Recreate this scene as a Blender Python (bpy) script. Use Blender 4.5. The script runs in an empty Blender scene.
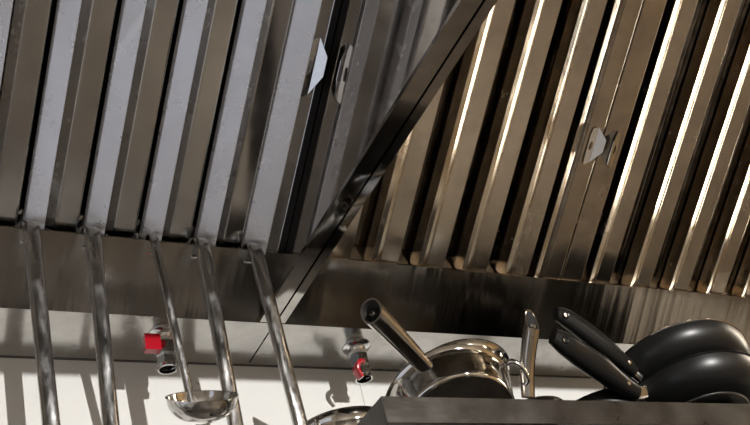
import bpy, bmesh, math, random
from mathutils import Vector, Matrix
random.seed(7)
EYE = 1.55                        # camera height; all positions below are written relative to eye level
sc = bpy.context.scene
COL = sc.collection
PI = math.pi

# ------------------------------------------------------------------ materials
def nodes(name):
    m = bpy.data.materials.new(name); m.use_nodes = True
    nt = m.node_tree; b = nt.nodes['Principled BSDF']
    return m, nt, b
def simple(name, col, rough=.5, metal=0., **kw):
    m, nt, b = nodes(name)
    b.inputs['Base Color'].default_value = (*col, 1); b.inputs['Roughness'].default_value = rough; b.inputs['Metallic'].default_value = metal
    for k, v in kw.items(): b.inputs[k.replace('_', ' ')].default_value = v
    return m
def steel(name, col=(.60, .58, .55), rough=.2, var=.12, scale=(6, 6, 6), bump=.0, bscale=(2, 60, 60), stain=.25, aniso=0., arot=0., speck=0.):
    """stainless steel with smudges (roughness and slight colour wear) and an optional brushed bump"""
    m, nt, b = nodes(name); N = nt.nodes.new; L = nt.links.new
    tc = N('ShaderNodeTexCoord')
    mp = N('ShaderNodeMapping'); mp.inputs['Scale'].default_value = scale
    L(tc.outputs['Object'], mp.inputs['Vector'])
    n1 = N('ShaderNodeTexNoise'); n1.inputs['Scale'].default_value = 1.6; n1.inputs['Detail'].default_value = 6; n1.inputs['Roughness'].default_value = .65
    L(mp.outputs[0], n1.inputs['Vector'])
    mr = N('ShaderNodeMapRange'); mr.inputs['From Min'].default_value = .35; mr.inputs['From Max'].default_value = .7
    mr.inputs['To Min'].default_value = max(rough - var * .5, .02); mr.inputs['To Max'].default_value = rough + var
    L(n1.outputs['Fac'], mr.inputs['Value']); L(mr.outputs[0], b.inputs['Roughness'])
    cr = N('ShaderNodeMix'); cr.data_type = 'RGBA'
    cr.inputs[6].default_value = (*col, 1); cr.inputs[7].default_value = (*[c * (1 - stain) for c in col], 1)
    n2 = N('ShaderNodeTexNoise'); n2.inputs['Scale'].default_value = 2.7; n2.inputs['Detail'].default_value = 8; n2.inputs['Roughness'].default_value = .7
    L(mp.outputs[0], n2.inputs['Vector'])
    m2 = N('ShaderNodeMapRange'); m2.inputs['From Min'].default_value = .42; m2.inputs['From Max'].default_value = .68
    L(n2.outputs['Fac'], m2.inputs['Value']); L(m2.outputs[0], cr.inputs[0]); L(cr.outputs[2], b.inputs['Base Color'])
    b.inputs['Metallic'].default_value = 1
    if bump:
        mb = N('ShaderNodeMapping'); mb.inputs['Scale'].default_value = bscale
        L(tc.outputs['Object'], mb.inputs['Vector'])
        nb = N('ShaderNodeTexNoise'); nb.inputs['Scale'].default_value = 1; nb.inputs['Detail'].default_value = 3
        L(mb.outputs[0], nb.inputs['Vector'])
        bp = N('ShaderNodeBump'); bp.inputs['Strength'].default_value = bump; bp.inputs['Distance'].default_value = .01
        L(nb.outputs['Fac'], bp.inputs['Height']); L(bp.outputs[0], b.inputs['Normal'])
    if aniso:
        tg = N('ShaderNodeTangent'); tg.direction_type = 'RADIAL'; tg.axis = 'X'
        b.inputs['Anisotropic'].default_value = aniso; b.inputs['Anisotropic Rotation'].default_value = arot
        L(tg.outputs[0], b.inputs['Tangent'])
    return m

M = {
 'baffle_l': steel('baffle_steel_left', (.60, .61, .62), .13, .09, (5, 5, 5), .10, (4, 4, 4), .18),
 'baffle_r': steel('baffle_steel_right', (.68, .63, .56), .17, .12, (5, 5, 5), .10, (5, 5, 5), .25),
 'satin': steel('satin_baffle_steel', (.76, .755, .77), .25, .10, (5, 5, 5), .05, (4, 4, 4), .05),
 'baffle_rear': steel('shaded_rear_baffle_steel', (.36, .33, .29), .10, .08, (9, 9, 9), .25, (16, 16, 16), .5),  # darker colour stands in for shade behind the front baffles, plus random smudges
 'plate': steel('gutter_steel', (.31, .295, .275), .17, .08, (2, 5, 5), .55, (15, .7, .7), .07, .75, .25),
 'under': steel('underside_steel', (.50, .485, .465), .20, .14, (4, 4, 4), .12, (3, 6, 6), .25),
 'panel': steel('end_panel_steel', (.84, .81, .79), .05, .06, (4, 4, 4), .05, (3, 3, 3), .10),
 'lip': steel('lip_steel', (.48, .455, .43), .07, .06, (8, 8, 8), .05, (3, 3, 3), .2),
 'handle': steel('ladle_steel', (.62, .61, .60), .17, .14, (30, 30, 12), .14, (50, 50, 14), .3),
 'bowl': steel('ladle_bowl_steel', (.62, .61, .60), .12, .08, (20, 20, 20), .05, (20, 20, 20), .2),
 'pot': steel('pot_steel', (.66, .64, .60), .07, .08, (14, 14, 14), .04, (14, 14, 14), .15),
 'pothandle': steel('pot_handle_steel', (.56, .54, .51), .12, .10, (14, 14, 14), .03, (10, 10, 10), .2),
 'chrome': steel('chrome', (.72, .72, .72), .08, .05, (30, 30, 30), 0, (1, 1, 1), .1),
 'shelf': steel('shelf_steel', (.085, .079, .073), .32, .12, (9, 9, 9), .08, (14, 40, 40), .3),
 'counter': steel('counter_steel', (.30, .28, .26), .40, .1, (2, 2, 2), 0, (1, 1, 1), .2),
 'valve': steel('valve_chrome', (.34, .34, .33), .10, .08, (30, 30, 30), 0, (1, 1, 1), .2),
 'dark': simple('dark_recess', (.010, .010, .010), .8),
 'white_tape': simple('white_tape', (.78, .77, .73), .5),
 'red': simple('red_enamel', (.45, .004, .016), .22, 0, Coat_Weight=.5),
 'blackpan': simple('black_pan_enamel', (.008, .008, .008), .34, 0, Specular_IOR_Level=.42),
 'blackhandle': simple('black_handle_resin', (.007, .007, .007), .28, 0, Specular_IOR_Level=.25),
 'inside': simple('nonstick_inside', (.03, .03, .03), .45),
 'panbase': steel('pan_base_steel', (.30, .29, .28), .38, .1, (14, 14, 14), 0, (1, 1, 1), .2),
 'bulb': None,
}
def emit(name, col, s):
    m = bpy.data.materials.new(name); m.use_nodes = True; nt = m.node_tree; nt.nodes.clear()
    e = nt.nodes.new('ShaderNodeEmission'); e.inputs[0].default_value = (*col, 1); e.inputs[1].default_value = s
    o = nt.nodes.new('ShaderNodeOutputMaterial'); nt.links.new(e.outputs[0], o.inputs[0]); return m
M['satin'].node_tree.nodes['Principled BSDF'].inputs['Metallic'].default_value = .45
M['bulb'] = emit('warm_bulb', (1, .87, .69), 21)
M['tube'] = emit('fill_tube', (1, .92, .82), 64)
M['tube_warm'] = emit('warm_fill_tube', (1, .84, .64), 110)

def tile_mat(name, col, joint, sx, sz, jw, rough, off=(0, 0, 0), vary=.04, rot=None, dirt=.0):
    m, nt, b = nodes(name); N = nt.nodes.new; L = nt.links.new
    tc = N('ShaderNodeTexCoord'); mp = N('ShaderNodeMapping'); mp.inputs['Location'].default_value = off
    if rot: mp.inputs['Rotation'].default_value = rot
    L(tc.outputs['Object'], mp.inputs['Vector'])
    br = N('ShaderNodeTexBrick'); br.offset = 0; br.inputs['Scale'].default_value = 1
    br.inputs['Brick Width'].default_value = sx; br.inputs['Row Height'].default_value = sz
    br.inputs['Mortar Size'].default_value = jw; br.inputs['Mortar Smooth'].default_value = .1
    br.inputs['Color1'].default_value = (*col, 1); br.inputs['Color2'].default_value = (*[c * (1 - vary) for c in col], 1); br.inputs['Mortar'].default_value = (*joint, 1)
    L(mp.outputs[0], br.inputs['Vector'])
    if dirt:
        n = N('ShaderNodeTexNoise'); n.inputs['Scale'].default_value = 55; n.inputs['Detail'].default_value = 3
        L(tc.outputs['Object'], n.inputs['Vector'])
        mr = N('ShaderNodeMapRange'); mr.inputs['From Min'].default_value = .74; mr.inputs['From Max'].default_value = .80; mr.inputs['To Max'].default_value = dirt
        L(n.outputs['Fac'], mr.inputs['Value'])
        mx = N('ShaderNodeMix'); mx.data_type = 'RGBA'; mx.inputs[7].default_value = (.08, .07, .06, 1)
        L(mr.outputs[0], mx.inputs[0]); L(br.outputs['Color'], mx.inputs[6]); L(mx.outputs[2], b.inputs['Base Color'])
    else: L(br.outputs['Color'], b.inputs['Base Color'])
    b.inputs['Roughness'].default_value = rough
    return m
WALLY = 1.4432
M['walltile'] = tile_mat('white_wall_panel', (.80, .80, .78), (.50, .50, .48), 1.22, .60, .0012, .35, (.35, -.008, 0), .02, (-PI / 2, 0, 0), .7)
M['floor'] = tile_mat('brown_quarry_tile', (.30, .27, .245), (.05, .042, .036), .2, .2, .008, .35, vary=.25)
M['cream'] = simple('cream_wall_paint', (.48, .45, .40), .6)
M['warm_wall'] = simple('warm_lit_wall_paint', (.50, .37, .22), .6)  # warm lamplight put into the right wall's colour
M['ceil'] = simple('ceiling_paint', (.40, .38, .35), .7)
M['grime'] = simple('grimy_sealant', (.11, .105, .10), .6)
M['winframe'] = simple('white_window_frame', (.7, .7, .7), .4)
M['apron'] = simple('oven_black', (.02, .02, .02), .3)

# ------------------------------------------------------------------ helpers
def P3(p): return Vector((p[0], p[1], p[2] + EYE))
def tag(o, label=None, cat=None, group=None, kind=None):
    if label: o['label'] = label
    if cat: o['category'] = cat
    if group: o['group'] = group
    if kind: o['kind'] = kind
    return o
def empty(name, loc, label=None, cat=None, group=None):
    o = bpy.data.objects.new(name, None); COL.objects.link(o); o.location = P3(loc); o.empty_display_size = .02
    return tag(o, label, cat, group)
def absloc(o):
    v = Vector(o.location)
    while o.parent: o = o.parent; v += o.location
    return v
def build(name, bm, mat, parent=None, smooth=False, loc=None, mats=None):
    """bm holds positions relative to eye level; the object's origin goes to loc (or the parent's origin)"""
    org = P3(loc) if loc else (absloc(parent) if parent else Vector((0, 0, EYE)))
    for v in bm.verts: v.co = v.co + Vector((0, 0, EYE)) - org
    bmesh.ops.recalc_face_normals(bm, faces=bm.faces[:])
    me = bpy.data.meshes.new(name); bm.to_mesh(me); bm.free()
    for m in (mats or [mat]): me.materials.append(m)
    if smooth:
        for p in me.polygons: p.use_smooth = True
        try: me.set_sharp_from_angle(angle=math.radians(38))
        except Exception: pass
    o = bpy.data.objects.new(name, me); COL.objects.link(o)
    if parent: o.parent = parent; o.location = org - absloc(parent)
    else: o.location = org
    return o
def box(bm, a, b):
    xs = (min(a[0], b[0]), max(a[0], b[0])); ys = (min(a[1], b[1]), max(a[1], b[1])); zs = (min(a[2], b[2]), max(a[2], b[2]))
    v = [bm.verts.new((x, y, z)) for x in xs for y in ys for z in zs]
    fs = [(0, 1, 3, 2), (4, 6, 7, 5), (0, 4, 5, 1), (2, 3, 7, 6), (0, 2, 6, 4), (1, 5, 7, 3)]
    return [bm.faces.new([v[i] for i in f]) for f in fs]
def bevel(bm, w, seg=2, ang=30):
    es = [e for e in bm.edges if len(e.link_faces) == 2 and e.calc_face_angle(0) > math.radians(ang)]
    bmesh.ops.bevel(bm, geom=es, offset=w, segments=seg, affect='EDGES', profile=.5, clamp_overlap=True)
def basis(axis):
    a = Vector(axis).normalized(); u = a.cross(Vector((0, 0, 1)))
    if u.length < 1e-4: u = Vector((1, 0, 0))
    u.normalize(); w = a.cross(u).normalized(); return a, u, w
def lathe(bm, c, axis, prof, n=64, closed=False, udir=None):
    """revolve (r, h) profile about axis through c"""
    a, u, w = basis(axis); c = Vector(c); rings = []
    for r, h in prof:
        if r < 1e-6: rings.append([bm.verts.new(c + a * h)])
        else: rings.append([bm.verts.new(c + a * h + (u * math.cos(t) + w * math.sin(t)) * r) for t in [2 * PI * i / n for i in range(n)]])
    pr = list(zip(rings, rings[1:]))
    if closed: pr.append((rings[-1], rings[0]))
    for A, B in pr:
        for i in range(n):
            j = (i + 1) % n
            if len(A) == 1 and len(B) == 1: continue
            if len(A) == 1: bm.faces.new((A[0], B[i], B[j]))
            elif len(B) == 1: bm.faces.new((A[i], A[j], B[0]))
            else: bm.faces.new((A[i], A[j], B[j], B[i]))
def sweep(bm, path, secs, up=(0, 0, 1), cap=True, n=16, power=2.0, widthdir=None):
    """loft superellipse sections (half width, half thickness) along a path; widthdir is the direction of the width"""
    path = [Vector(p) for p in path]; rings = []
    for i, p in enumerate(path):
        t = (path[min(i + 1, len(path) - 1)] - path[max(i - 1, 0)]).normalized()
        wd = Vector(widthdir if widthdir else (1, 0, 0)); wd = (wd - t * wd.dot(t)).normalized(); th = t.cross(wd)
        hw, ht = secs[i]; ring = []
        for k in range(n):
            a = 2 * PI * k / n; ca, sa = math.cos(a), math.sin(a)
            x = math.copysign(abs(ca) ** (2 / power), ca) * hw; y = math.copysign(abs(sa) ** (2 / power), sa) * ht
            ring.append(bm.verts.new(p + wd * x + th * y))
        rings.append(ring)
    for A, B in zip(rings, rings[1:]):
        for k in range(n): bm.faces.new((A[k], A[(k + 1) % n], B[(k + 1) % n], B[k]))
    if cap: bm.faces.new(rings[0][::-1]); bm.faces.new(rings[-1])
    return rings
def smooth_path(pts, n=6):
    """Catmull-Rom through points"""
    P = [Vector(p) for p in pts]; P = [P[0] * 2 - P[1]] + P + [P[-1] * 2 - P[-2]]; out = []
    for i in range(1, len(P) - 2):
        for k in range(n):
            t = k / n; a, b, c, d = P[i - 1:i + 3]
            out.append(.5 * ((2 * b) + (c - a) * t + (2 * a - 5 * b + 4 * c - d) * t * t + (3 * b - a - 3 * c + d) * t ** 3))
    out.append(P[-2]); return out
def lerp_list(vals, n):
    """resample a list of tuples linearly to match smooth_path(n)"""
    out = []
    for a, b in zip(vals, vals[1:]):
        for k in range(n): t = k / n; out.append(tuple(x + (y - x) * t for x, y in zip(a, b)))
    out.append(vals[-1]); return out
def poly_prism_x(bm, pts, x0, x1):
    """pts: (y, z) outline extruded along x"""
    A = [bm.verts.new((x0, y, z)) for y, z in pts]; B = [bm.verts.new((x1, y, z)) for y, z in pts]
    n = len(pts); bm.faces.new(A[::-1]); bm.faces.new(B)
    for i in range(n): bm.faces.new((A[i], A[(i + 1) % n], B[(i + 1) % n], B[i]))

# ------------------------------------------------------------------ filter plane frame
SL = math.radians(33.0)
O0 = Vector((0, 1.207, .9605))
UPS = Vector((0, -math.cos(SL), math.sin(SL)))       # up the slope
INW = Vector((0, math.sin(SL), math.cos(SL)))        # into the hood, away from the cook
def FP(x, s, d): return Vector((x, 0, 0)) + O0 + UPS * s + INW * d
def ribbon(bm, prof, s0, s1, th=.0014):
    """folded sheet: prof = [(x, d)...] extruded along the slope with thickness"""
    n = len(prof); off = []
    for i in range(n):
        a = Vector(prof[max(i - 1, 0)]); b = Vector(prof[min(i + 1, n - 1)]); t = (b - a).normalized(); nn = Vector((-t.y, t.x))
        if nn.y < 0 and False: nn = -nn
        off.append((prof[i][0] + nn.x * th, prof[i][1] + nn.y * th))
    loop = list(prof) + off[::-1]
    A = [bm.verts.new(FP(x, s0, d)) for x, d in loop]; B = [bm.verts.new(FP(x, s1, d)) for x, d in loop]
    m = len(loop)
    for i in range(m): bm.faces.new((A[i], A[(i + 1) % m], B[(i + 1) % m], B[i]))
    for S in (A, B):
        for i in range(n - 1): bm.faces.new((S[i], S[i + 1], S[m - 2 - i], S[m - 1 - i]))
def round_corner(prof, r=.003, seg=3):
    out = [prof[0]]
    for a, b, c in zip(prof, prof[1:], prof[2:]):
        a, b, c = Vector(a), Vector(b), Vector(c); l = min(r, (b - a).length * .45, (c - b).length * .45)
        p, q = b + (a - b).normalized() * l, b + (c - b).normalized() * l
        for k in range(seg + 1):
            t = k / seg; out.append(tuple((1 - t) ** 2 * p + 2 * t * (1 - t) * b + t * t * q))
    out.append(prof[-1]); return out
TOP = .98                                            # length of the filters up the slope

def baffle_filter(label, x0, x1, lefts, kind, flange_l, flange_r, mat):
    rt = empty('baffle_filter', tuple(FP((x0 + x1) / 2, .0, .03)), label, 'grease filter', 'baffle grease filters in the hood')
    for x in lefts:
        wd = .034 if kind == 'left' and x > .56 else .0275
        bm = bmesh.new()
        if kind == 'left':
            ribbon(bm, round_corner([(x - .0015, .034), (x, .0225), (x + wd, .0225 - wd * .78), (x + wd + .0012, .030)], .0012, 2), .002, TOP)
            build('baffle', bm, M['satin'], rt)
            bm = bmesh.new()
            ribbon(bm, round_corner([(x + .022, .040), (x + .031, .034), (x + .047, .024), (x + .080, .024), (x + .089, .040)], .002, 2), .004, TOP)
            build('rear_baffle', bm, mat, rt)
        else:
            bm = bmesh.new()
            ribbon(bm, round_corner([(x, .030), (x, .0), (x + .013, .0046), (x + .025, .0105), (x + .060, .0065), (x + .060, .034)], .0012, 2), .002, TOP)
            build('baffle', bm, mat, rt)
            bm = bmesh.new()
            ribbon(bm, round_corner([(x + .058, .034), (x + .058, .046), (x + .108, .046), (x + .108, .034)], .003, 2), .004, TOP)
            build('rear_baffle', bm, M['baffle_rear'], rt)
    for (a, b) in (flange_l, flange_r):
        if a is None: continue
        bm = bmesh.new(); ribbon(bm, round_corner([(a, .05), (a, .004), (b, .004), (b, .05)], .002, 2), 0, TOP); build('side_rail', bm, mat, rt)
    bm = bmesh.new()                                  # bottom rail the baffles end on, with a turned-up lip
    ribx = [FP(x0, -.004, .03), FP(x1, -.004, .03), FP(x1, -.004, .052), FP(x0, -.004, .052)]
    q = [FP(x0, .022, .050), FP(x1, .022, .050), FP(x1, .022, .052), FP(x0, .022, .052)]
    va = [bm.verts.new(p) for p in ribx]; vb = [bm.verts.new(p) for p in q]
    bm.faces.new(va); bm.faces.new(vb)
    for i in range(4): bm.faces.new((va[i], va[(i + 1) % 4], vb[(i + 1) % 4], vb[i]))
    build('bottom_rail', bm, mat, rt)
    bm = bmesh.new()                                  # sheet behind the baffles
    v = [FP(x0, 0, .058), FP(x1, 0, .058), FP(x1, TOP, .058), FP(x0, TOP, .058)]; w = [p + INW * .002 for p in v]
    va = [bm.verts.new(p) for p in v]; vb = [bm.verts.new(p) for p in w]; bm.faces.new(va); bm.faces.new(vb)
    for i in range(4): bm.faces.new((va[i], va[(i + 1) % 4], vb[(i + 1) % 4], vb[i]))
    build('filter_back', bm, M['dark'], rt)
    return rt
def pull_tab(rt, xc, s, d, w, l, side, mat):
    """folded sheet tab with a keyhole, standing off the side rail"""
    bm = bmesh.new(); sg = side
    base = [(xc - sg * w * .5, s + l * .5), (xc - sg * w * .5, s - l * .5)]
    # two leaves: one flat on the rail, the other bent outward; trapezoid outline
    A = FP(xc - sg * w * .5, s + l * .40, d); B = FP(xc - sg * w * .5, s - l * .50, d - .001)
    C_ = FP(xc + sg * w * .02, s - l * .42, d - .003); D = FP(xc + sg * w * .02, s + l * .46, d - .003)
    E_ = FP(xc + sg * w * .55, s - l * .10, d - .017); F = FP(xc + sg * w * .55, s + l * .20, d - .017)
    seg = 14
    # leaf 1 with a hole: ring of quads between the outline and an oval
    def leaf(q, hole=None):
        q = [Vector(p) for p in q]; nrm = (q[1] - q[0]).cross(q[3] - q[0]).normalized() * .0012
        if not hole:
            a = [bm.verts.new(p) for p in q]; b = [bm.verts.new(p + nrm) for p in q]
            bm.faces.new(a); bm.faces.new(b[::-1])
            for i in range(4): bm.faces.new((a[i], b[i], b[(i + 1) % 4], a[(i + 1) % 4]))
            return
        def bil(u, v): return q[0] * (1 - u) * (1 - v) + q[1] * u * (1 - v) + q[2] * u * v + q[3] * (1 - u) * v
        outer, inner = [], []
        for k in range(16):
            t = 2 * PI * k / 16 + PI / 16; c, s_ = math.cos(t), math.sin(t); m_ = max(abs(c), abs(s_))
            outer.append(bil(.5 + .5 * c / m_, .5 + .5 * s_ / m_)); inner.append(bil(.5 + .13 * c, .48 + .26 * s_))
        for o_ in (Vector(), nrm):
            a = [bm.verts.new(p + o_) for p in outer]; b = [bm.verts.new(p + o_) for p in inner]
            for k in range(16): bm.faces.new((a[k], a[(k + 1) % 16], b[(k + 1) % 16], b[k]))
    leaf([A, B, C_, D], True); leaf([D, C_, E_, F])
    return build('pull_tab', bm, mat, rt)

left_lefts = [.2104 + .0917 * k for k in range(-3, 4)] + [.5680]
fl = baffle_filter('dull grey baffle filter above the hanging ladles, left of the slanting bar', -.09, .628, left_lefts, 'left', (None, None), (.6040, .6270), M['baffle_l'])
pull_tab(fl, .6140, .330, .002, .026, .108, 1, M['chrome'])
fr = baffle_filter('brownish steel baffle filter just right of the slanting bar', .676, 1.242, [.708 + .0985 * k for k in range(5)] + [1.175 - .0], 'right', (.677, .700), (1.2025, 1.242), M['baffle_r'])
pull_tab(fr, 1.224, .285, .003, .026, .080, 1, M['chrome'])
f2 = baffle_filter('brightly lit baffle filter at the right end, beside the warm lamp', 1.2455, 2.45, [1.315 + .1115 * k for k in range(10)], 'right', (1.2455, 1.298), (None, None), M['baffle_r'])
pull_tab(f2, 1.272, .285, .003, .026, .080, -1, M['chrome'])

# ------------------------------------------------------------------ hood bodies
Y1, Z1 = 1.300, .884
YG, ZG = 1.2007, .962
def hood_body(label, x0, x1, px, xpanel_faces, gname):
    rt = empty('range_hood', ((x0 + x1) / 2, 1.3, .884), label, 'hood', 'the two joined range hoods')
    bm = bmesh.new(); box(bm, (x0, .0, Z1), (x1, .004, FP(0, TOP, 0).z + .03)); build('front_skirt', bm, M['lip'], rt)
    # sloping face of the grease gutter with a rolled top lip
    bm = bmesh.new()
    poly_prism_x(bm, [(Y1, Z1), (YG, ZG), (YG + .0015, ZG + .0035), (YG + .006, ZG + .0035), (YG + .008, ZG + .0005), (YG + .0045, ZG - .0008), (Y1 + .003, Z1 + .003)], x0, x1)
    build('gutter_face', bm, M['plate'], rt)
    bm = bmesh.new(); box(bm, (x0, Y1 + .0005, Z1), (x1, WALLY - .002, Z1 + .0025)); build('underside', bm, M['under'], rt)
    bm = bmesh.new(); box(bm, (x0, WALLY - .006, Z1 + .003), (x1, WALLY - .003, 1.68)); build('back_sheet', bm, M['lip'], rt)
    bm = bmesh.new(); top = FP(0, TOP, 0)
    box(bm, (x0, top.y - .35, top.z + .03), (x1, WALLY - .01, top.z + .034)); build('hood_top', bm, M['lip'], rt)
    return rt
SX = .6434                                               # where the two hoods meet
hl = hood_body('left range hood, whose gutter edge carries the ladles', -.35, SX - .0015, 0, 0, '')
hr = hood_body('right range hood above the pots and pans', SX + .0015, 2.558, 0, 0, '')
def end_panel(rt, xf, sgn):
    """vertical end sheet of a hood; its lower edge is folded under into a horizontal lip"""
    bm = bmesh.new(); e = FP(0, TOP, 0)
    pts = [(Y1 - .002, Z1 + .001), (YG + .002, ZG - .001), (YG - .004, ZG + .06), (e.y + .03, e.z + .09), (e.y - .3, e.z + .02), (e.y - .3, Z1 + .001)]
    poly_prism_x(bm, pts, xf, xf + sgn * .0016)
    build('end_panel', bm, M['panel'], rt)
    bm = bmesh.new(); w = .026 if sgn > 0 else .014
    a, b = (xf - w, xf + .0016) if sgn > 0 else (xf - .0016, xf + w)
    box(bm, (a, e.y - .3, Z1 - .001), (b, Y1 - .004, Z1 + .006)); bevel(bm, .0022, 2)
    o = build('bottom_lip', bm, M['lip'], rt)
# left hood's end sheet (its inner face mirrors the left filter) and the right hood's one behind it
end_panel(hl, .6400, 1)
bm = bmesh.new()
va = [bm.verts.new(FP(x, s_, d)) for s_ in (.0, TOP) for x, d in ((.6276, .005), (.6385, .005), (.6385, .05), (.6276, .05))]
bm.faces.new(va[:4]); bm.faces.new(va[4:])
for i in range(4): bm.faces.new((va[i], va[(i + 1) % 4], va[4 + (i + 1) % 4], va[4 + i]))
build('dark_gap_fill', bm, M['dark'], hl)  # added near-black fill standing in for the shaded gap beside the panel
end_panel(hr, .6470, -1)

# ------------------------------------------------------------------ setting
def struct(name, bm, mat, smooth=False):
    o = build(name, bm, mat, None, smooth); o['kind'] = 'structure'; return o
RX0, RX1, RY0, RZ0, RZ1 = -2.3, 4.6, -2.9, -EYE, 1.78
bm = bmesh.new(); box(bm, (RX0 - .1, RY0 - .1, RZ0 - .1), (RX1 + .1, WALLY + .1, RZ0)); struct('floor', bm, M['floor'])
bm = bmesh.new(); box(bm, (RX0 - .1, RY0 - .1, RZ1), (RX1 + .1, WALLY + .1, RZ1 + .1)); struct('ceiling', bm, M['ceil'])
bm = bmesh.new(); box(bm, (RX0 - .1, WALLY, RZ0), (RX1 + .1, WALLY + .1, RZ1)); struct('wall_back', bm, M['walltile'])
bm = bmesh.new(); box(bm, (RX0 - .1, RY0 - .1, RZ0), (RX1 + .1, RY0, RZ1)); struct('wall_front', bm, M['cream'])
bm = bmesh.new(); box(bm, (RX1, RY0, RZ0), (RX1 + .1, WALLY, RZ1)); struct('wall_right', bm, M['warm_wall'])
WY0, WY1, WZ0, WZ1 = -1.7, 1.38, -1.50, .35              # big window in the left wall
bm = bmesh.new()
for a, b in (((RX0 - .1, RY0, RZ0), (RX0, WY0, RZ1)), ((RX0 - .1, WY1, RZ0), (RX0, WALLY, RZ1)), ((RX0 - .1, WY0, RZ0), (RX0, WY1, WZ0)), ((RX0 - .1, WY0, WZ1), (RX0, WY1, RZ1))): box(bm, a, b)
struct('wall_left', bm, M['cream'])
bm = bmesh.new()
for y in (WY0, -.2, WY1): box(bm, (RX0 - .07, y - .03, WZ0), (RX0 - .02, y + .03, WZ1))
for z in (WZ0, WZ1): box(bm, (RX0 - .07, WY0, z - .03), (RX0 - .02, WY1, z + .03))
struct('window_1', bm, M['winframe'])
bm = bmesh.new(); box(bm, (-.4, WALLY - .004, Z1 - .0012), (2.6, WALLY - .0005, Z1 + .001)); struct('trim_1', bm, M['grime'])

# cooking range below the hood
rg = empty('cooking_range', (1.0, 1.0, -EYE), 'dark stainless cooking range standing under the hood', 'stove')
bm = bmesh.new(); box(bm, (-.6, .60, -EYE + .1), (2.8, 1.42, -.68)); bevel(bm, .01, 2); build('body', bm, M['apron'], rg)
bm = bmesh.new(); box(bm, (-.62, .57, -.68), (2.82, 1.42, -.64)); bevel(bm, .008, 2); build('cooktop', bm, M['counter'], rg)
bm = bmesh.new(); box(bm, (-.6, 1.422, -.64), (2.8, 1.441, .41)); build('dark_reflector', bm, M['counter'], rg)  # unseen dark panel added to darken reflections in the slanting lips
for i in range(4):
    bm = bmesh.new(); box(bm, (-.5 + i * .85, .62, -EYE), (-.44 + i * .85, .68, -EYE + .1)); build('leg', bm, M['counter'], rg)
    bm = bmesh.new(); box(bm, (-.5 + i * .85, 1.3, -EYE), (-.44 + i * .85, 1.36, -EYE + .1)); build('leg', bm, M['counter'], rg)

wt = empty('reflector_table', (-1.3, .1, -EYE), 'unseen white-topped reflector table added beside the big window', 'table')  # unseen white surface added to brighten what the end panel mirrors
bm = bmesh.new(); box(bm, (-2.1, -1.1, -.86), (-.75, 1.2, -.82)); bevel(bm, .006, 2); build('tabletop', bm, M['winframe'], wt)
for x in (-2.05, -.86):
    for y in (-1.05, 1.1):
        bm = bmesh.new(); box(bm, (x, y, -EYE), (x + .05, y + .05, -.86)); build('leg', bm, M['counter'], wt)
# ------------------------------------------------------------------ ladles
def ladle(label, top, bot, w, t, bowl_r, bowl_c=None, open_dir=(0, -.1, 1), zend=None, grp='ladles hooked on the gutter edge'):
    rt = empty('ladle', (top[0], YG, ZG), label, 'ladle', grp)
    T = Vector(top); B = Vector(bot); d = (B - T).normalized()
    if zend is not None: B = T + d * ((zend - T.z) / d.z)
    pts = [(T.x - .001, YG + .016, ZG - .014), (T.x - .001, YG + .0135, ZG + .004), (T.x - .001, YG + .004, ZG + .0115), (T.x, YG - .0075, ZG + .0065), (T.x, YG - .0135, ZG - .012)]
    lo = Vector((T.x, YG - .0135, ZG - .012)); path = pts + [tuple(lo.lerp(B, k)) for k in (.12, .35, .65, 1)]
    se = [(w * .85, t * .55), (w * .9, t * .45), (w * .95, t * .45), (w, t * .55), (w * 1.03, t * .8), (w, t), (w * .96, t), (w * .93, t), (w * .95, t)]
    bm = bmesh.new(); sweep(bm, smooth_path(path, 5), lerp_list(se, 5), n=20, power=2.6)
    h = build('handle', bm, M['handle'], rt, True)
    r = bowl_r; c = Vector(bowl_c) if bowl_c else B + Vector((0, -r * .9, 0))
    prof = []
    for k in range(0, 15):
        a = PI / 2 * k / 14; prof.append((r * math.sin(a), -r * .74 * math.cos(a)))
    prof += [(r * 1.035, .0005), (r * 1.035, .0022), (r * .985, .0018)]
    for k in range(13, -1, -1):
        a = PI / 2 * k / 14; prof.append(((r - .002) * math.sin(a), -(r * .74 - .002) * math.cos(a)))
    bm = bmesh.new(); lathe(bm, c, open_dir, prof, 48); b = build('bowl', bm, M['bowl'], rt, True)
    return rt
LB = dict(w=.0128, t=.0065)
ladle('long-handled ladle furthest left on the gutter edge, thick handle', (.2162, YG, .97), (.2455, 1.212, .63), bowl_r=.036, zend=.53, **LB)
ladle('long-handled ladle second from left, hooked on the gutter edge', (.3078, YG, .97), (.3245, 1.212, .63), bowl_r=.036, zend=.53, **LB)
ladle('small short ladle with thin handle and its bowl in view', (.4050, YG, .967), (.4455, 1.214, .672), w=.0072, t=.004, bowl_r=.050, bowl_c=(.4450, 1.170, .662), open_dir=(-.10, -.60, .79))
ladle('thick-handled ladle hanging right beside the small ladle bowl', (.4847, YG, .968), (.5065, 1.212, .63), bowl_r=.036, zend=.54, **LB)
ladle('rightmost ladle, hanging where the slanting bar meets the gutter', (.5774, YG, .966), (.6130, 1.215, .63), bowl_r=.036, zend=.55, **LB)

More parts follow.
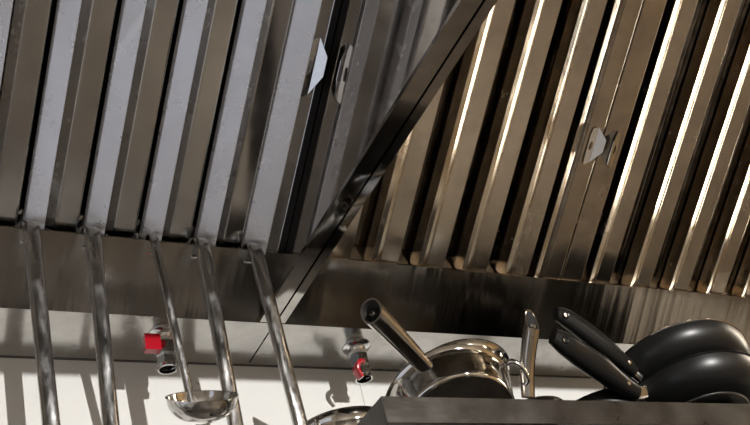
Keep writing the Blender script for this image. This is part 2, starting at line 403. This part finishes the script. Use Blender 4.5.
# ------------------------------------------------------------------ valves in the underside
def valve(x, y, label, lever):
    rt = empty('drain_valve', (x, y, Z1), label, 'valve', 'red-levered drain valves under the hood')
    bm = bmesh.new(); lathe(bm, (x, y, Z1), (0, 0, -1), [(0, 0), (.0215, 0), (.0215, .002), (.019, .0045), (.0135, .006), (.0115, .013), (0, .013)], 40); build('flange', bm, M['chrome'], rt, True)
    bm = bmesh.new(); lathe(bm, (x, y, Z1 - .012), (0, 0, -1), [(0, 0), (.0132, 0), (.014, .002), (.0132, .006), (0, .006)], 32); build('sealing_ring', bm, M['white_tape'], rt, True)
    # hexagonal valve body with an open socket at its end
    bm = bmesh.new(); lathe(bm, (x, y, Z1 - .018), (0, 0, -1), [(0, 0), (.0135, 0), (.0145, .002), (.0145, .022), (.0125, .026), (.0125, .034), (.0145, .034), (.0145, .040), (.0112, .0405), (.0105, .028), (0, .028)], 6); build('hexagonal_body', bm, M['valve'], rt)
    bm = bmesh.new(); lathe(bm, (x, y, Z1 - .061), (0, 0, -1), [(.0130, -.004), (.0130, .003), (.0112, .0035), (.0108, -.004)], 32, True); build('outlet_collar', bm, M['chrome'], rt, True)
    bm = bmesh.new()
    if lever == 'block':
        sweep(bm, [(x - .008, y - .014, Z1 - .030), (x - .014, y - .017, Z1 - .030), (x - .0145, y - .0185, Z1 - .030)], [(.006, .006)] * 3, n=12, widthdir=(0, 0, 1))
        bb = box(bm, (x - .035, y - .026, Z1 - .048), (x - .014, y - .015, Z1 - .020)); bevel(bm, .0025, 2)
    else:
        path = [(x - .006, y - .015, Z1 - .042), (x - .015, y - .018, Z1 - .046), (x - .019, y - .016, Z1 - .058), (x - .013, y - .014, Z1 - .072)]
        sweep(bm, smooth_path(path, 5), lerp_list([(.007, .0035), (.009, .004), (.009, .0035), (.007, .003)], 5), n=14, power=3, widthdir=(0, 1, 0))
    build('red_lever', bm, M['red'], rt, True)
    for ch in rt.children:
        for vv in ch.data.vertices: vv.co.x *= 1.25; vv.co.y *= 1.25; vv.co.z *= 1.08
    return rt
valve(.4605, 1.350, 'drain valve with upright red lever, between the left ladles', 'block')
valve(.8325, 1.362, 'drain valve with hanging red lever, above the saucepan handles', 'hang')

# ------------------------------------------------------------------ wall shelf
SH, YF = .590, 1.030
SX0, SX1 = .6500, 2.3
sh = empty('wall_shelf', (1.4, 1.23, SH), 'dull grey steel shelf carrying the pots and pans', 'shelf')
bm = bmesh.new(); box(bm, (SX0 + .001, YF + .001, SH - .0035), (SX1, WALLY - .001, SH)); build('shelf_board', bm, M['shelf'], sh)
bm = bmesh.new(); box(bm, (SX0, YF, SH - .040), (SX1, YF + .002, SH)); bevel(bm, .0008, 1); build('front_lip', bm, M['shelf'], sh)
bm = bmesh.new(); box(bm, (SX0, YF + .0022, SH - .040), (SX0 + .002, WALLY - .001, SH)); build('end_lip', bm, M['shelf'], sh)
for x in (1.0, 1.9):
    bm = bmesh.new(); poly = [(WALLY - .001, SH - .0035), (WALLY - .001, SH - .16), (YF + .06, SH - .0035)]; poly_prism_x(bm, poly, x - .002, x + .002); build('bracket', bm, M['shelf'], sh)

# ------------------------------------------------------------------ cookware
def vessel_profile(r, rb, h, th, rim_out=.004, cr=.012, f1=.35, f2=.75):
    """closed wall profile, heights measured from the rim plane (0) down to the base (-h)"""
    pr = [(0, -h), (rb - cr, -h)]
    for k in range(1, 6):
        a = PI / 2 * k / 5; pr.append((rb - cr + cr * math.sin(a), -h + cr - cr * math.cos(a)))
    pr += [(rb + (r - rb) * f1, -h * .62), (rb + (r - rb) * f2, -h * .28), (r, -.006), (r + rim_out * .6, -.003), (r + rim_out, -.001), (r + rim_out, .0008), (r, .001), (r - th, -.001)]
    pr += [(rb + (r - rb) * f2 - th, -h * .28), (rb - cr * .5 - th, -h + cr), (rb - cr - th, -h + th), (0, -h + th)]
    return pr
def steel_pot(name, label, c, axis, r, rb, h, cat='saucepan', grp=None, bands=True):
    rt = empty(name, tuple(Vector(c) - Vector(axis).normalized() * h), label, cat, grp)
    bm = bmesh.new(); lathe(bm, c, axis, vessel_profile(r, rb, h, .0016, .005), 96); build('body', bm, M['pot'], rt, True)
    bm = bmesh.new(); lathe(bm, c, axis, [(r + .004, -.0012), (r + .0065, 0), (r + .005, .0022), (r + .001, .0022), (r - .001, .0004)], 96, True); build('rim', bm, M['chrome'], rt, True)
    bm = bmesh.new(); lathe(bm, c, axis, [(0, -h - .0045), (rb * .93, -h - .0045), (rb * .97, -h - .003), (rb * .97, -h + .0005), (0, -h + .0005)], 96); build('base_disc', bm, M['chrome'], rt, True)
    return rt
def tube_handle(rt, a, b, w0, w1, t0, t1, bend=(0, 0, 0), cut=.9):
    """hollow flaring steel handle, cut obliquely at the far end with an eyelet inside"""
    A, B = Vector(a), Vector(b); m = A.lerp(B, .45) + Vector(bend); L = (B - A)
    wd = L.cross(Vector((0, 0, 1))).normalized()
    bm = bmesh.new(); n = 24
    path = smooth_path([A, m, B], 8); k = len(path)
    secs = [(w0 + (w1 - w0) * (i / (k - 1)), t0 + (t1 - t0) * (i / (k - 1))) for i in range(k)]
    rings = sweep(bm, path, secs, cap=False, n=n, power=2.3, widthdir=wd)
    bm.faces.new(rings[0][::-1])
    # oblique cut: lower side pulled back
    t = (path[-1] - path[-2]).normalized(); nrm = t.cross(wd).normalized()
    if nrm.dot(B) > 0: nrm = -nrm          # the oblique cut opens towards the cook
    for v in rings[-1]:
        v.co += -t * cut * max(-t1, (v.co - B).dot(nrm)) 
    inner = [bm.verts.new(B - t * 0 + (v.co - B) * .86) for v in rings[-1]]
    deep = [bm.verts.new(B - t * .018 + (v.co - B) * .66) for v in rings[-1]]
    for i in range(n):
        j = (i + 1) % n
        bm.faces.new((rings[-1][i], rings[-1][j], inner[j], inner[i]))
        f = bm.faces.new((inner[i], inner[j], deep[j], deep[i])); f.material_index = 1
    f = bm.faces.new(deep); f.material_index = 1
    h = build('handle', bm, M['pothandle'], rt, True, mats=[M['pothandle'], M['dark']])
    bm = bmesh.new(); c = B - t * .004
    lathe(bm, c, t, [(.0045, -.002), (.0062, -.002), (.0062, .002), (.0045, .002)], 24, True)
    build('hanging_eyelet', bm, M['chrome'], rt, True)
    return h
def rivets(rt, pts, nrm, r=.005):
    for p in pts:
        bm = bmesh.new(); lathe(bm, p, nrm, [(0, .003), (r * .6, .0026), (r, .001), (r, -.002), (0, -.002)], 20); build('rivet', bm, M['chrome'], rt, True)

# large shallow pot with the small saucepan standing in it
big = steel_pot('steel_pot', 'wide shiny steel pot at left of the shelf, holding the saucepan', (.8853, 1.2027, .6852), (.119, .375, .919), .1065, .098, .0605, 'pot')
sp = steel_pot('saucepan', 'shiny steel saucepan stacked in the wide pot, long handle to the left', (.9165, 1.201, .727), (.085, .20, .975), .0885, .079, .076)
pn = steel_pot('steel_pot', 'steel pot at the left end of the shelf, only its rim in view', (.708, 1.262, .653), (.01, .02, 1), .080, .074, .058, 'pot')
mid = steel_pot('saucepan', 'low steel saucepan with upright handle, between the pot stack and black pans', (1.055, 1.215, .664), (.01, .01, 1), .060, .055, .068)
LENS = None
# handles: attach points and tips
tube_handle(sp, (.8319, 1.145, .6894), (.7086, 1.0912, .776), .0125, .0205, .0105, .0150, (0, 0, .002))
bm = bmesh.new(); sweep(bm, [(.862, 1.132, .706), (.848, 1.136, .704), (.836, 1.146, .702)], [(.011, .003), (.012, .003), (.010, .004)], n=16, power=5, widthdir=(0, 0, 1)); build('handle_bracket', bm, M['chrome'], sp, True)
rivets(sp, [(.858, 1.130, .711), (.858, 1.130, .700)], (-.3, -1, -.2), .0045)
tube_handle(mid, (1.0046, 1.145, .6595), (1.0162, 1.085, .7683), .0120, .0150, .010, .013, (-.002, .006, .0), 1.9)
# loop handle on the right of the saucepan
bm = bmesh.new()
lp = smooth_path([(.966, 1.130, .712), (.974, 1.118, .712), (.990, 1.116, .700), (1.000, 1.124, .684), (.996, 1.134, .676)], 6)
sweep(bm, lp, [(.0048, .0032)] * len(lp), n=12, widthdir=(0, 0, 1)); build('loop_handle', bm, M['chrome'], sp, True)

def black_pan(label, c, axis, r, rb, h, rim_steel):
    rt = empty('frying_pan', tuple(Vector(c) - Vector(axis).normalized() * h), label, 'frying pan', 'black frying pans stacked at the right of the shelf')
    bm = bmesh.new(); 
    pr = [(0, -h)] + [(rb * .80 + (r - rb * .80) * math.sin(PI / 2 * t / 14) ** .92, -h * math.cos(PI / 2 * t / 14) ** .9 if t < 14 else -.001) for t in range(15)]
    pr += [(q[0] - .003, min(q[1] + .003, 0)) for q in pr[:0:-1]] + [(0, -h + .003)]
    lathe(bm, c, axis, pr, 128)
    build('body', bm, M['blackpan'], rt, True)
    bm = bmesh.new(); lathe(bm, c, axis, [(r + .0012, -.0015), (r + .0032, 0), (r + .002, .0018), (r - .002, .0016), (r - .003, 0)], 128, True)
    build('rim', bm, M['chrome'] if rim_steel else M['blackpan'], rt, True)
    bm = bmesh.new(); lathe(bm, c, axis, [(0, -h - .002), (rb * .88, -h - .002), (rb * .9, -h), (rb * .9, -h + .001), (0, -h + .001)], 96); build('base_disc', bm, M['panbase'], rt, True)
    return rt
pc = black_pan('black pan mostly hidden behind the two black handles', (1.235, 1.235, .684), (-.02, .02, 1), .088, .080, .093, False)
pd = black_pan('undermost small black pan propping up the tilted pans', (1.462, 1.215, .640), (0, 0, 1), .075, .062, .048, False)
pb = black_pan('middle black frying pan with lower black handle, base facing out', (1.4623, 1.2015, .7105), (.0892, .0671, .9937), .1371, .099, .058, False)
pa = black_pan('topmost black frying pan with bright steel rim', (1.454, 1.2144, .7575), (.1005, .2162, .9712), .1520, .110, .055, True)
def resin_handle(rt, pts, w, label=None, screw=None, br=None):
    bm = bmesh.new(); n = 6
    path = smooth_path(pts, n); secs = lerp_list([(w * a, w * b) for a, b in ((.62, .55), (.80, .66), (1.0, .72), (.98, .66), (.90, .55), (.66, .40))], n)
    A, B = Vector(pts[0]), Vector(pts[-1]); wd = (B - A).cross(Vector((.25, -1, -.45))).normalized()
    sweep(bm, path, secs, n=24, power=2.6, widthdir=wd)
    h = build('handle', bm, M['blackhandle'], rt, True)
    # hanging hole near the tip
    d = Vector(pts[-2]).lerp(Vector(pts[-1]), .35); nn = (B - A).cross(wd).normalized()
    if nn.y > 0: nn = -nn
    bm = bmesh.new(); lathe(bm, d + nn * w * .50, nn, [(.0040, -.001), (.0075, -.001), (.0078, .0005), (.0065, .0018), (.0040, .0010)], 28, True)
    build('hanging_ring', bm, M['blackhandle'], h, True)
    bm = bmesh.new(); lathe(bm, d + nn * w * .50, nn, [(0, .0), (.0042, .0), (.0042, -.004), (0, -.004)], 24); build('hanging_hole', bm, M['pothandle'], h, True)
    if screw is not None:
        s = Vector(pts[0]).lerp(Vector(pts[1]), .75) + nn * w * .66
        bm = bmesh.new(); lathe(bm, s, nn, [(0, .0015), (.0035, .001), (.0045, -.002), (0, -.002)], 20); build('screw', bm, M['chrome'], h, True)
    if br:
        bm = bmesh.new(); sweep(bm, [Vector(br), Vector(pts[0]), Vector(pts[0]).lerp(Vector(pts[1]), .2)], [(w * .55, w * .30), (w * .6, w * .34), (w * .6, w * .36)], n=16, power=4, widthdir=wd); build('bracket', bm, M['chrome'], rt, True)
    return h
resin_handle(pa, [(1.291, 1.165, 0.73), (1.2662, 1.16, 0.7476), (1.2331, 1.155, 0.7734), (1.2002, 1.15, 0.799), (1.1572, 1.145, 0.8283), (1.1349, 1.143, 0.8343)], .0200, screw=1, br=(1.308, 1.172, .722))
resin_handle(pb, [(1.2461, 1.14, 0.6705), (1.2035, 1.13, 0.686), (1.1643, 1.12, 0.7072), (1.1257, 1.112, 0.7252), (1.0859, 1.1, 0.7403), (1.0611, 1.095, 0.7521)], .0235, screw=1, br=(1.272, 1.144, .676))

# ------------------------------------------------------------------ hood lamp, added fill lights, key spot
def area(name, loc, size, power, col, target=None, spread=None):
    l = bpy.data.lights.new(name, 'AREA'); l.shape = 'RECTANGLE'; l.size, l.size_y = size; l.energy = power; l.color = col
    o = bpy.data.objects.new(name, l); COL.objects.link(o); o.location = P3(loc)
    if target is not None: o.rotation_euler = (P3(target) - P3(loc)).to_track_quat('-Z', 'Y').to_euler()
    return o
# warm bulkhead lamp on the far right inside of the hood, running up along the filters
LX = 2.52
la, lb = FP(LX, .02, -.12), FP(LX, .66, -.12)
hlmp = empty('hood_lamp', tuple(la), 'warm bulkhead lamp inside the far right end of the hood', 'lamp')
bm = bmesh.new(); sweep(bm, [la, la.lerp(lb, .5), lb], [(.075, .022)] * 3, n=24, power=4, widthdir=tuple(INW)); build('glass_cover', bm, M['bulb'], hlmp, True)
bm = bmesh.new()
sweep(bm, [FP(LX + .03, -.02, -.12), FP(LX + .03, .70, -.12)], [(.085, .006)] * 2, n=20, power=6, widthdir=tuple(INW)); build('lamp_holder', bm, M['lip'], hlmp, True)
bm = bmesh.new(); poly_prism_x(bm, [(Y1, Z1), (YG, ZG), (FP(0, TOP, 0).y, FP(0, TOP, 0).z), (FP(0, TOP, 0).y, Z1)], 2.560, 2.562); build('end_panel', bm, M['lip'], hr)
# unseen strip lights on the ceiling, added as fill
for i, (x, y) in enumerate(((-.6, -1.9), (3.2, -1.7))):
    t = empty('fill_light', (x, y, RZ1), ('unseen cool fill strip added behind the cook', 'unseen warm fill strip added at the right end of the kitchen', 'unseen fill strip added over the white table by the window')[i], 'fill light', 'added fill strip lights')
    bm = bmesh.new(); box(bm, (x - .62, y - .1, RZ1 - .05), (x + .62, y + .1, RZ1 - .001)); build('housing', bm, M['winframe'], t)
    bm = bmesh.new(); box(bm, (x - .6, y - .08, RZ1 - .058), (x + .6, y + .08, RZ1 - .051)); build('diffuser', bm, M['tube_warm'] if i == 1 else M['tube'], t)
# hard spotlight, source unseen: throws the crisp shadows on the white wall
KL = (1.20, -1.60, .9185)
k = bpy.data.lights.new('key_spot', 'SPOT'); k.energy = 345; k.color = (1, .97, .93); k.shadow_soft_size = .007; k.spot_size = math.radians(75); k.spot_blend = .4
ko = bpy.data.objects.new('key_spot', k); COL.objects.link(ko); ko.location = P3(KL); ko.rotation_euler = (P3((.8, 1.44, .70)) - P3(KL)).to_track_quat('-Z', 'Y').to_euler()

# world: bluish daylight outside the window
w = bpy.data.worlds.new('daylight'); sc.world = w; w.use_nodes = True
bg = w.node_tree.nodes['Background']; bg.inputs[0].default_value = (.84, .88, 1, 1); bg.inputs[1].default_value = .78

# ------------------------------------------------------------------ camera
R = [[0.87991603, -0.42229712, -0.21774508], [0.10727743, 0.6230328, -0.77480428], [0.46285994, 0.65840358, 0.5935195]]   # columns: world x, y, z seen by the camera
cam = bpy.data.cameras.new('camera'); co = bpy.data.objects.new('camera', cam); COL.objects.link(co); sc.camera = co
cam.sensor_width = 36; cam.lens = 960 / 750 * 36; cam.clip_start = .01
rx = Vector(R[0]); ry = -Vector(R[1]); rz = -Vector(R[2])
co.matrix_world = Matrix.Translation((0, 0, EYE)) @ Matrix((rx, ry, rz)).transposed().to_4x4()
vs = sc.view_settings; vs.view_transform = 'Standard'; vs.look = 'None'; vs.exposure = 0; vs.gamma = 1; vs.use_curve_mapping = False
sc.cycles.use_denoising = True
sc.cycles.max_bounces = 10; sc.cycles.glossy_bounces = 8
